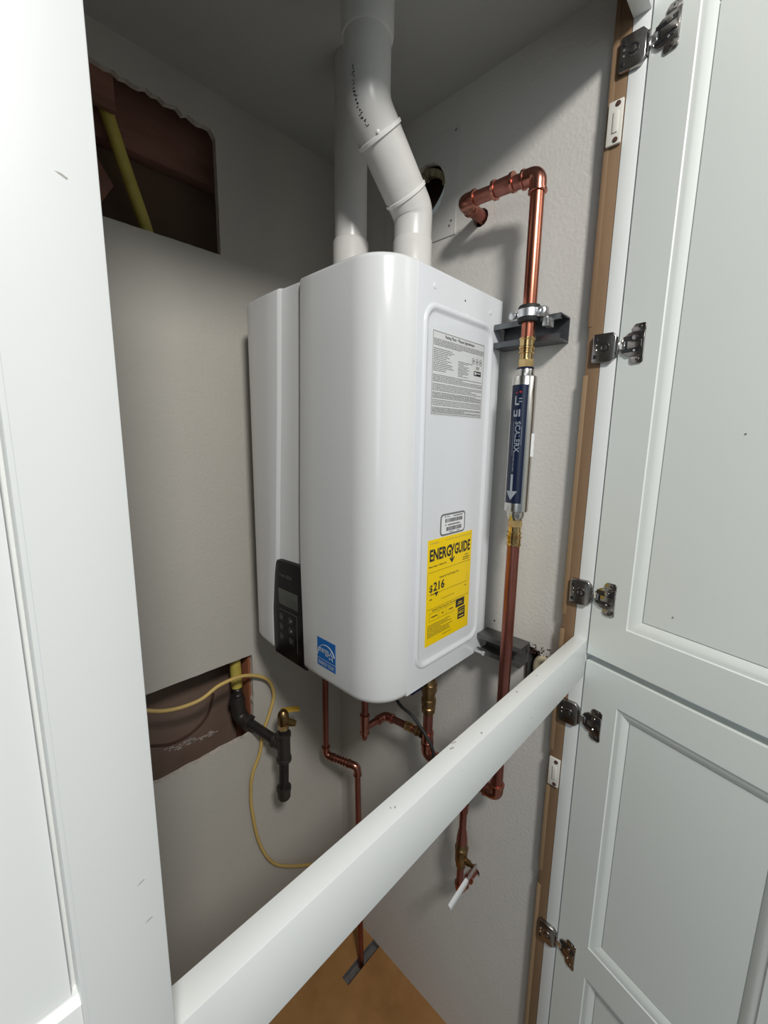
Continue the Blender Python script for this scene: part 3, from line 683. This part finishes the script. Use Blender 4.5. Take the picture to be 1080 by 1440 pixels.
# ------------------------------------------------------------------ vent opening patch
pat = slab('drywall_patch', [[(-.3585, 1.957), (-.165, 1.957), (-.165, 2.150), (-.3585, 2.150)], [(a, b) for a, b in vent]], (-.0026, 0, 0), Y, Z, -X, .0025, 'patch')
tag(pat, 'square drywall patch around the round hole behind the bent vent pipe', 'wall patch')
for (y_, z_) in ((-.352, 2.142), (-.349, 1.982), (-.343, 1.972)):
    keep(latheo('screw_head', (-.0026, y_, z_), -X, [(0, .0028), (.0004, .0022)], 'grayink', seg=12), pat) if False else None
for (y_, z_) in ((-.3525, 2.1435), (-.3485, 1.984), (-.3440, 1.976)):
    o = latheo('screw_head', (-.0026, y_, z_), -X, [(0, .0026), (.0004, .0020)], 'grayink', seg=12); o.parent = pat
ds = thing('hole_lining', (.05, -.275, 2.056), 'pale sleeve inside the round vent hole', 'lining')
bm = bmesh.new(); add_lathe(bm, (.004, -.275, 2.056), X, [(0, .0565), (.06, .0565), (.06, .0580), (0, .0580)], 32, False)
bm.faces.ensure_lookup_table()
bmesh.ops.delete(bm, geom=[f for f in bm.faces if f.calc_center_median().z > 2.045], context='FACES')
keep(fin(bm, 'sleeve', 'lining', None, True), ds)
bm = bmesh.new(); r_ = [(-.275 + rr * math.cos(a), 2.056 + rr * math.sin(a)) for rr, aa in ((.0575, range(170, 301, 10)), (.0430, range(300, 169, -10))) for a in [math.radians(k) for k in aa]]
r_ = [(-.275 + (.0580 if k < 14 else .058 - .016 * math.sin(math.pi * (k - 14) / 13)) * math.cos(math.radians(165 + 10 * k if k < 14 else 295 - 10 * (k - 14))), 2.056 + (.0580 if k < 14 else .058 - .016 * math.sin(math.pi * (k - 14) / 13)) * math.sin(math.radians(165 + 10 * k if k < 14 else 295 - 10 * (k - 14)))) for k in range(28)]
bm.free(); keep(poly_plate('pale_crescent', r_, (.0010, 0, 0), Y, Z, -X, .0012, 'lining'), ds)  # pale cyan crescent along the lower rim of the hole
bm = bmesh.new()
for i in range(16):
    a = random.uniform(.3, 2.6); add_lathe(bm, (.012 + random.uniform(0, .012), -.275 - .052 * math.cos(a), 2.056 + .050 * math.sin(a)), (0, math.cos(a), -math.sin(a)), [(0, .010), (.006, .009), (.012, .003)], 7)
tag(fin(bm, 'spray_foam', 'foam', None, True), 'rough yellowish insulation around the top of the round vent hole', 'insulation', kind='stuff')

# ------------------------------------------------------------------ copper riser, filter
RC = .0111; RX, RY = -.065, -.5600
def elbow(name, a, b, c, root, r=RC, m_='copperf', L=.026, fl=.016):
    """90 degree fitting around corner b between directions to a and c, with rolled hub lips"""
    a, b, c = V(a), V(b), V(c); d1, d2 = (a - b).normalized(), (c - b).normalized()
    o = sweepo(name, fillet([b + d1 * L, b, b + d2 * L], fl, 10), r + .0022, m_, root, 24)
    for d in (d1, d2):
        sub(latheo('hub_lip', b + d * (L - .0045), d, [(0, r + .0020), (.0010, r + .0037), (.0042, r + .0037), (.0050, r + .0024), (.0052, r - .001)], m_, seg=24), o)
    return o
cr = thing('copper_pipe', (RX, RY, 1.70), 'bright copper riser from a hole in the wall down to the stainless filter', 'copper pipe')
Rtop = 1.9600; WZ = 1.9690
Wc = V((RX, -.4200, WZ)); Tc = V((RX, RY, Rtop + .003))
sweepo('pipe', [(RX, RY, 1.698), (RX, RY, Rtop - .005)], RC, 'copper', cr, 24)
sweepo('pipe', [(RX, RY + .01, Rtop + .0035), (RX, -.430, WZ - .0005)], RC, 'copperd', cr, 24)
sweepo('pipe', [(RX + .01, -.4195, WZ), (.045, -.416, WZ)], RC, 'copperd', cr, 24)
elbow('elbow', (RX, RY, 1.7), Tc, Wc, cr); elbow('elbow', Tc, Wc, (.04, -.418, WZ), cr)
for y_ in (-.483, -.5165):
    latheo('ring', (RX, y_ + .003, WZ - .0015), -Y, [(0, .012), (.0008, .0152), (.0056, .0152), (.0064, .012)], 'copperf', cr, 24)
latheo('coupling', (RX, -.480, WZ - .001), -Y, [(0, .0125), (.036, .0125)], 'copperd', cr, 24)
wf_ = thing('water_filter', (RX, RY, 1.42), 'stainless steel inline filter cylinder with a navy label', 'water filter')
latheo('body', (RX, RY, 1.4234), Z, [(0, .0195), (.0012, .0205), (.230, .0205), (.2317, .0195)], 'steel', wf_, 48)
latheo('end_cap', (RX, RY, 1.6550), Z, [(0, .0150), (.010, .0150), (.013, .0140), (.0148, .011)], 'steel', wf_, 36)
latheo('end_cap', (RX, RY, 1.4236), -Z, [(0, .0152), (.008, .0152), (.012, .0140), (.016, .012)], 'steel', wf_, 36)
def brass_fit(base, d, root):
    base = V(base); d = V(d)
    o = latheo('brass_fitting', base, d, [(0, .0125), (.0005, .0138), (.0125, .0138), (.013, .0125)], 'brass', root, 6)
    sub(latheo('ribbed_collar', base + d * .013, d, [(0, .0112), (.009, .0112), (.010, .0132), (.0125, .0132), (.0135, .0118), (.0165, .0118), (.0175, .0136), (.0200, .0136), (.021, .0118)], 'brass', seg=24), o)
    sub(latheo('hub', base + d * .034, d, [(0, .0124), (.010, .0124), (.0110, .0134), (.0135, .0134), (.014, .0112)], 'brass', seg=24), o)
    return o
brass_fit((RX, RY, 1.6700), Z, wf_); brass_fit((RX, RY, 1.4080), -Z, wf_)
latheo('blue_tape', (RX, RY, 1.6645), Z, [(0, .0146), (.004, .0146), (.0055, .0135)], M['navy'], wf_, 24)
# wrapped label: arc of the cylinder facing the room
def cyl(a, z, r=.0209): return V((RX + r * math.cos(a), RY + r * math.sin(a), z))
toc = math.atan2(CAMP.y - RY, CAMP.x - RX)      # only used as the angle at which the label was stuck on
A0, A1 = toc - 1.15, toc + .36
bm = bmesh.new(); n = 14; z0, z1 = 1.4395, 1.6405
g = [[bm.verts.new(cyl(A0 + (A1 - A0) * i / n, z)) for z in (z0, z1)] for i in range(n + 1)]
for a, b in zip(g, g[1:]): bm.faces.new((a[0], b[0], b[1], a[1]))
lab = keep(fin(bm, 'filter_label', 'navy', None, True), wf_); lab['label'] = 'navy label with silver lettering and an arrow pointing down'
def wrap(ob, r=.0212):
    pass
def cyl_text(s, amid, ztop, length, height, m_, bold=.01):
    """text running down the cylinder, letters turned a quarter clockwise"""
    o = text(s, (0, 0, 0), X, Y, length, height, m_, lab, th=0, bold=bold)
    for v in o.data.vertices:
        u_, w_ = v.co.x, v.co.y; v.co = cyl(amid - (height / 2 - w_) / .0211 * -1 if False else amid + (w_ - height / 2) / .0211, ztop - u_, .02115)
    return o
mid = (A0 + A1) / 2
cyl_text('SCALERX', mid + .10, 1.5800, .052, .0088, 'silverink')
cyl_text('WATER FILTER', mid - .10, 1.5300, .035, .0022, 'silverink', 0)
def cyl_quad(name, qs, m_):
    bm = bmesh.new()
    for q in qs:
        vs = [bm.verts.new(cyl(mid + a, z, .02115)) for a, z in q]; bm.faces.new(vs)
    return sub(fin(bm, name, m_, recalc=False), lab)
def rect(a0, a1, z0, z1): return [(a0, z0), (a1, z0), (a1, z1), (a0, z1)]
cyl_quad('rule_line', [rect(-.27, -.25, 1.523, 1.580), rect(.42, .44, 1.540, 1.572)], 'silverink')
cyl_quad('arrow_mark', [rect(-.22, -.02, 1.4600, 1.490)] + [[(-.62 + k * .1, 1.4610), (-.62 + k * .1, 1.4610 - .016 * (1 - abs(k * .1 - .5) / .5)), (-.52 + k * .1, 1.4610 - .016 * (1 - abs(k * .1 - .4) / .5)), (-.52 + k * .1, 1.4610)] for k in range(10)], 'silverink')
cyl_quad('logo_mark', [rect(-.28, -.16, 1.607, 1.622), rect(-.16, .10, 1.607, 1.610), rect(-.34, -.05, 1.588, 1.5915), rect(-.34, -.25, 1.588, 1.599), rect(-.08, .0, 1.588, 1.599), rect(.10, .22, 1.588, 1.600), rect(.06, .30, 1.612, 1.6135), rect(.06, .30, 1.617, 1.6185)], 'silverink')
cyl_quad('red_dot', [rect(.06, .24, 1.6270, 1.6300), rect(-.2, -.1, 1.6260, 1.6285)], 'redink')
bm = bmesh.new(); g = [[bm.verts.new(cyl(toc + .98 + .36 * i / 5, z, .0209 + .0022 * i / 5)) for z in (1.5210, 1.5600)] for i in range(6)]
for a, b in zip(g, g[1:]): bm.faces.new((a[0], b[0], b[1], a[1]))
keep(fin(bm, 'paper_tag', 'paperw', None, True), wf_)
# lower riser down to the return elbow
lr = thing('copper_pipe', (RX, RY, .84), 'dull reddish copper pipe running down from the filter behind the rail', 'copper pipe')
LZ = .8384; PX, PY = -.075, -.389
sweepo('pipe', [(RX, RY, 1.3620), (RX, RY, LZ + .012)], RC, 'copperd', lr, 24)
sweepo('pipe', [(RX, RY + .01, LZ), (PX, PY - .012, LZ)], RC, 'copperd', lr, 24)
elbow('elbow', (RX, RY, 1.2), (RX, RY, LZ), (PX, PY, LZ), lr)
latheo('coupling', (RX - .0015, -.528, LZ), Y, hub(.0131, .024), 'copperf', lr, 24)

# strut channels and clamp
def strut(name, y0, y1, zc, m_, label):
    t = thing(name, (0, (y0 + y1) / 2, zc), label, 'strut channel'); h = .0206
    pr = [(-.0008, -h), (-.0413, -h), (-.0413, -h + .0095), (-.0360, -h + .0095), (-.0360, -h + .0075), (-.0392, -h + .0075), (-.0392, -h + .0025), (-.0030, -h + .0025),
          (-.0030, h - .0025), (-.0392, h - .0025), (-.0392, h - .0075), (-.0360, h - .0075), (-.0360, h - .0095), (-.0413, h - .0095), (-.0413, h), (-.0008, h)]
    poly = poly_plate('channel', pr, (0, y0, zc), X, Z, Y, y1 - y0, m_)
    keep(poly, t); return t
strut('strut_channel', -.6035, -.4825, 1.7352, 'strut', 'dark metal strut channel on the wall beside the top of the heater')
s2 = strut('strut_channel', -.5775, -.4825, 1.1335, 'strutl', 'grey metal strut channel on the wall at the bottom corner of the heater')
keep(latheo('bolt', (-.046, -.4835, 1.118), -Y, [(0, .0055), (.018, .0055), (.0182, .0085), (.024, .0085), (.0245, .006)], 'zinc', seg=6), s2)
cl = thing('pipe_clamp', (RX, RY, 1.755), 'zinc pipe clamp with black rubber liner gripping the copper riser', 'pipe clamp')
latheo('rubber_liner', (RX, RY, 1.7415), Z, [(0, .0113), (.0005, .0168), (.003, .0182), (.024, .0182), (.0265, .0168), (.027, .0113)], 'rubber', cl, 32)
latheo('steel_band', (RX, RY, 1.7485), Z, [(0, .0180), (.0004, .0194), (.0126, .0194), (.013, .0180)], 'zinc', cl, 32)
for s_ in (-1, 1):
    lg = boxo('lug', (RX - .006, RY + s_ * .0185 - .004, 1.7475), (RX + .006, RY + s_ * .0185 + .004, 1.7625), 'zinc', cl, .001) if s_ > 0 else boxo('lug', (RX - .008, RY - .030, 1.7475), (RX + .008, RY - .0165, 1.7625), 'zinc', cl, .001)
    latheo('screw', (RX - .006, RY + s_ * .0250, 1.7550), (-1, s_ * .25, 0), [(0, .0062), (.0025, .0070), (.0045, .0062), (.0056, .0030), (.0050, .0012)], 'zinc', cl, 20)
    latheo('screw_shank', (RX - .007, RY + s_ * .0250, 1.7550), (1, 0, 0), [(0, .0030), (.022, .0030)], 'zinc', cl, 12)
boxo('bracket_tab', (-.0640, RY - .0330, 1.7335), (-.0405, RY - .0230, 1.7475), 'zinc', cl, .001)
latheo('stem', (-.052, RY, 1.755), X, [(0, .005), (.0115, .005)], 'zinc', cl, 12)

# ------------------------------------------------------------------ pipes under the heater
p3 = thing('copper_pipe', (PX, PY, .84), 'copper pipe dropping from the brass valve under the right of the heater', 'copper pipe')
sweepo('pipe', [(PX, PY, .960), (PX, PY, LZ + .01)], RC, 'copperd', p3, 24)
elbow('elbow', (PX, PY, 1.0), (PX, PY, LZ), (RX, RY, LZ), p3, L=.028)
latheo('coupling', (PX, PY, .868), Z, hub(.0131, .026), 'copperf', p3, 24)
bv = thing('isolation_valve', (PX, PY, .96), 'dull brass isolation valve under the right end of the heater', 'valve')
latheo('valve_body', (PX, PY, .9450), Z, [(0, .0125), (.001, .0150), (.012, .0155), (.014, .0135), (.018, .0135), (.020, .0165), (.032, .0165), (.034, .0140), (.050, .0145), (.052, .0175), (.070, .0180), (.074, .0150), (.090, .0140), (.160, .0140), (.163, .012)], 'brassd', bv, 28)
boxo('blue_handle', (PX - .060, PY + .000, 1.010), (PX - .020, PY + .022, 1.036), 'blueh', bv, .003)
p2 = thing('copper_pipe', (-.145, -.262, .87), 'crooked copper branch with elbows under the middle of the heater', 'copper pipe')
JX, JY, JZ = -.145, -.256, .868
r2 = .0082
sweepo('pipe', [(JX, JY, H0 - .001), (JX, JY, JZ)], r2, 'copperd', p2, 20)
latheo('tee', (JX, JY, JZ - .012), Z, hub(.0102, .050), 'copperf', p2, 20)
latheo('drain_cap', (JX, JY, JZ - .030), Z, [(0, .003), (.004, .0062), (.018, .0075)], 'copperd', p2, 16)
K1 = V((-.085, -.266, .878)); K2 = V((PX, PY + .018, .882))
sweepo('pipe', fillet([(JX, JY, JZ + .002), K1, K2], .02, 10), r2, 'copperd', p2, 20)
elbow('elbow', (JX, JY, JZ), K1, K2, p2, r=r2, L=.024)
d_ = (K2 - K1).normalized()
latheo('coupling', K1 + d_ * .062, d_, hub(.0098, .020), 'brass', p2, 20)
latheo('branch_hub', K2 - d_ * .014, d_, hub(.0105, .018), 'brassd', p2, 20)
p1 = thing('copper_pipe', (-.068, -.150, 0), 'thin copper pipe under the left of the heater with a jog, running to the floor', 'copper pipe')
E1, E2 = V((-.1120, -.065, .668)), V((-.070, -.150, .655))
sweepo('pipe', [(E1.x, E1.y, H0 - .001), E1], r2, 'copperd', p1, 20); sweepo('pipe', [E1, E2], r2, 'copperd', p1, 20)
sweepo('pipe', [E2, (-.066, -.1655, -.018)], r2, 'copperd', p1, 20)
elbow('elbow', (E1.x, E1.y, 1), E1, E2, p1, r=r2, L=.026); elbow('elbow', E1, E2, (-.066, -.16, 0), p1, r=r2, L=.026)
dj = (E2 - E1).normalized()
for k in range(5): latheo('ring', E1 + dj * (.030 + k * .0085), dj, [(0, .0090), (.0008, .0112), (.0048, .0112), (.0056, .0090)], 'copperf', p1, 20)
cb = tag(sweepo('power_cord', catmull([(-.125, -.300, H0 - .004), (-.12, -.329, .975), (-.117, -.380, .948), (-.115, -.424, .912), (-.113, -.437, .875), (-.100, -.438, .78), (-.03, -.44, .70)], 8), .0034, 'rubber', seg=12), 'thin black cord hanging from the bottom right of the heater', 'cord')

# shut-off under the return line
BX, BY = -.065, -.4865
sv_ = thing('shutoff_valve', (BX, BY, .54), 'brass shut-off valve with white lever on a short copper drop', 'valve')
sweepo('pipe', [(BX, BY, LZ - .010), (BX, BY, .545)], .0079, 'copperd', sv_, 20)
latheo('tee_hub', (BX, BY, LZ - .032), Z, hub(.0102, .028), 'copperf', sv_, 20)
latheo('coupling', (BX, BY, .745), Z, [(0, .0081), (.001, .0100), (.020, .0104), (.021, .0081)], 'copperd', sv_, 20)
latheo('reducer', (BX, BY, .668), Z, [(0, .0125), (.012, .0118), (.030, .0092), (.036, .0080)], 'copperd', sv_, 20)
latheo('valve_body', (BX, BY, .606), Z, [(0, .0090), (.001, .0112), (.010, .0118), (.014, .0135), (.036, .0138), (.040, .0125), (.044, .0150), (.050, .0150), (.053, .0128), (.063, .0120), (.064, .008)], 'brassd', sv_, 24)
latheo('stem', (BX, BY - .010, .628), -Y, [(0, .0065), (.012, .0065), (.0125, .0045), (.022, .0045), (.0225, .0075), (.027, .0075), (.028, .005)], 'brassd', sv_, 20)
lv0, lv1 = V((BX - .004, BY - .036, .633)), V((-.152, -.520, .612))
dl = (lv1 - lv0).normalized(); wv = dl.cross(Y).normalized()
o = poly_plate('lever', [(-.008, -.0052), (.090, -.0056), (.090, .0056), (-.008, .0052)], lv0, dl, wv, dl.cross(wv), .0022, 'zinc'); keep(o, sv_)
o = poly_plate('lever_grip', rrect(.028, .092, -.0072, .0072, .004), lv0 - dl.cross(wv) * .0015, dl, wv, dl.cross(wv), .0052, 'paperw', None, .001); keep(o, sv_)
elbow('elbow', (BX, BY, 1), (BX, BY, .540), (.03, BY - .002, .538), sv_, r=.0079, L=.022)
sweepo('pipe', [(BX, BY, .540), (.04, -.489, .537)], .0079, 'copperd', sv_, 20)
latheo('ring', (-.030, -.4878, .538), X, [(0, .0090), (.0008, .0112), (.0048, .0112), (.0056, .0090)], 'copperf', sv_, 20)

# ------------------------------------------------------------------ gas line
GZ = .8268
gp = thing('gas_pipe', (-.29, -.05, .83), 'black iron gas pipe elbow, nipple and tee with capped drip leg', 'gas pipe')
G0, G1 = V((-.3130, .032, .840)), V((-.2690, -.100, .805))
dg_ = (G1 - G0).normalized()
sweepo('nipple', [G0, G1], .0118, 'iron', gp, 24)
o = sweepo('elbow', fillet([(G0.x - .004, G0.y + .004, G0.z + .060), G0, G0 + dg_ * .034], .030, 12), .0172, 'irong', gp, 24)
sub(latheo('bead', G0 + dg_ * .026, dg_, [(0, .0172), (.001, .0198), (.010, .0198), (.011, .0172)], 'irong', seg=24), o)
sub(latheo('bead', V((G0.x - .004, G0.y + .0035, G0.z + .040)), Z, [(0, .0172), (.001, .0198), (.010, .0198), (.011, .0172)], 'irong', seg=24), o)
o = latheo('tee', (G1.x, G1.y, G1.z - .040), Z, [(0, .0140), (.001, .0182), (.009, .0182), (.010, .0160), (.066, .0160), (.067, .0182), (.075, .0182), (.076, .0140)], 'irong', gp, 28)
sub(latheo('branch', G1 - dg_ * .032, dg_, [(0, .0140), (.001, .0178), (.008, .0178), (.009, .0155), (.030, .0155)], 'irong', seg=24), o)
sweepo('drip_leg', [(G1.x, G1.y, G1.z - .030), (G1.x - .003, G1.y, .690)], .0118, 'iron', gp, 24)
latheo('drip_cap', (G1.x - .003, G1.y, .660), Z, [(0, .008), (.002, .0140), (.006, .0160), (.024, .0162), (.025, .0180), (.033, .0180), (.034, .0120)], 'irong', gp, 24)
gv = thing('gas_valve', (G1.x, G1.y, .86), 'small brass gas valve with a yellow handle on top of the black tee', 'valve')
latheo('stub', (G1.x, G1.y, G1.z + .030), Z, [(0, .0107), (.020, .0107)], 'iron', gv, 20)
GT = V((G1.x + .001, G1.y, .858))
latheo('hex', GT - Z * .006, Z, [(0, .0135), (.012, .0135)], 'brass', gv, 6)
latheo('valve_body', GT + Z * .006, Z, [(0, .0120), (.004, .0130), (.014, .0135), (.024, .0135), (.031, .0115), (.036, .0070), (.037, .001)], 'brassd', gv, 24)
latheo('outlet', GT + V((.004, -.006, .014)), (.55, -.8, -.1), [(0, .0085), (.018, .0085), (.0185, .0070), (.024, .0070), (.0245, .0045)], 'brass', gv, 20)
ha = V((GT.x + .004, GT.y + .004, .895))
o = poly_plate('handle', [(-.004, -.007), (.040, -.008), (.042, .008), (-.004, .007)], ha, V((.95, -.20, -.25)).normalized(), V((.2, .95, .1)).normalized(), V((.2, 0, .97)).normalized(), .004, 'yhandle', None, .001); keep(o, gv)
yg = thing('gas_tubing', (-.315, .03, .95), 'yellow jacketed gas tube entering the top right of the lower cut-out', 'gas tube')
sweepo('jacket', [(-.316, .034, .925), (-.320, .034, 1.097)], .0135, 'yellow', yg, 20)
latheo('fitting', (-.3135, .036, .870), Z, [(0, .0125), (.016, .0135), (.018, .0105), (.026, .0105), (.028, .0125), (.032, .0125), (.034, .0105), (.042, .0105), (.044, .012), (.047, .012), (.049, .0105), (.058, .0105)], 'irong', yg, 20)
yu = tag(sweepo('gas_tubing', catmull([(-.527, .035, 2.160), (-.5063, .038, 2.1231), (-.476, .045, 2.033), (-.4457, .05, 1.9428), (-.43, .055, 1.885)], 8), .0112, 'yellow', seg=20), 'slanting yellow gas tube inside the upper wall cut-out', 'gas tube')
hp = [(-.62, .06, 1.02), (-.5447, -.005, .9920), (-.4915, -.015, .9698), (-.4314, -.02, .9662), (-.3814, -.02, .9823), (-.3194, -.02, .9792), (-.2627, -.02, .9454), (-.2439, -.02, .8974), (-.2559, -.02, .8527), (-.2782, -.02, .8035), (-.2885, -.018, .748), (-.3085, -.014, .6986), (-.315, -.012, .6405), (-.3117, -.012, .5747), (-.2987, -.012, .4887), (-.2717, -.014, .4104), (-.2283, -.016, .3529), (-.1307, -.02, .2804), (-.05, -.02, .24)]
tag(sweepo('yellow_cord', catmull(hp, 6), .0042, 'hose', seg=12), 'thin yellow cord looping out of the lower cut-out and down the wall', 'cord')

# ------------------------------------------------------------------ electrical box
eb = thing('outlet_box', (.02, -.61, 1.09), 'open electrical box with a cream cable in the wall just above the rail', 'outlet box')
bm = bmesh.new()
for a, b in (((.045, -.646, 1.036), (.047, -.575, 1.142)), ((.002, -.5765, 1.036), (.047, -.5745, 1.142)), ((.002, -.648, 1.036), (.047, -.646, 1.142)), ((.002, -.646, 1.036), (.047, -.575, 1.038))): add_box(bm, a, b)
keep(fin(bm, 'box_shell', 'strutl'), eb)
boxo('side_bracket', (-.004, -.5755, 1.04), (.0, -.5730, 1.150), 'bright', eb)
sweepo('cable', catmull([(.04, -.63, 1.06), (.008, -.622, 1.118), (.004, -.606, 1.128), (.008, -.592, 1.112), (.012, -.594, 1.08), (.03, -.60, 1.05)], 6), .0075, 'creamy', eb, 14)
bm = bmesh.new()
for i in range(60):
    y_ = -.574 - random.random() * .07; z_ = 1.134 + random.uniform(-.003, .018); r_ = random.uniform(.0007, .0024)
    add_lathe(bm, (.0003, y_, z_), -X, [(0, r_), (.0008, r_ * .8)], 6)
tag(fin(bm, 'plaster_crumbs', 'dark'), 'dark ragged gaps in the torn plaster edge above the electrical box', 'plaster', kind='stuff')
# screw holes in the wall
for (y_, z_), lb in (((-.4976, 1.1734), 'upper of two tiny dark screw holes right of the heater'), ((-.4963, 1.1423), 'lower of two tiny dark screw holes just above the grey strut')):
    tag(latheo('screw_hole', (-.0002, y_, z_), -X, [(0, .0020), (.0004, .0020)], 'ink', seg=10), lb, 'hole')
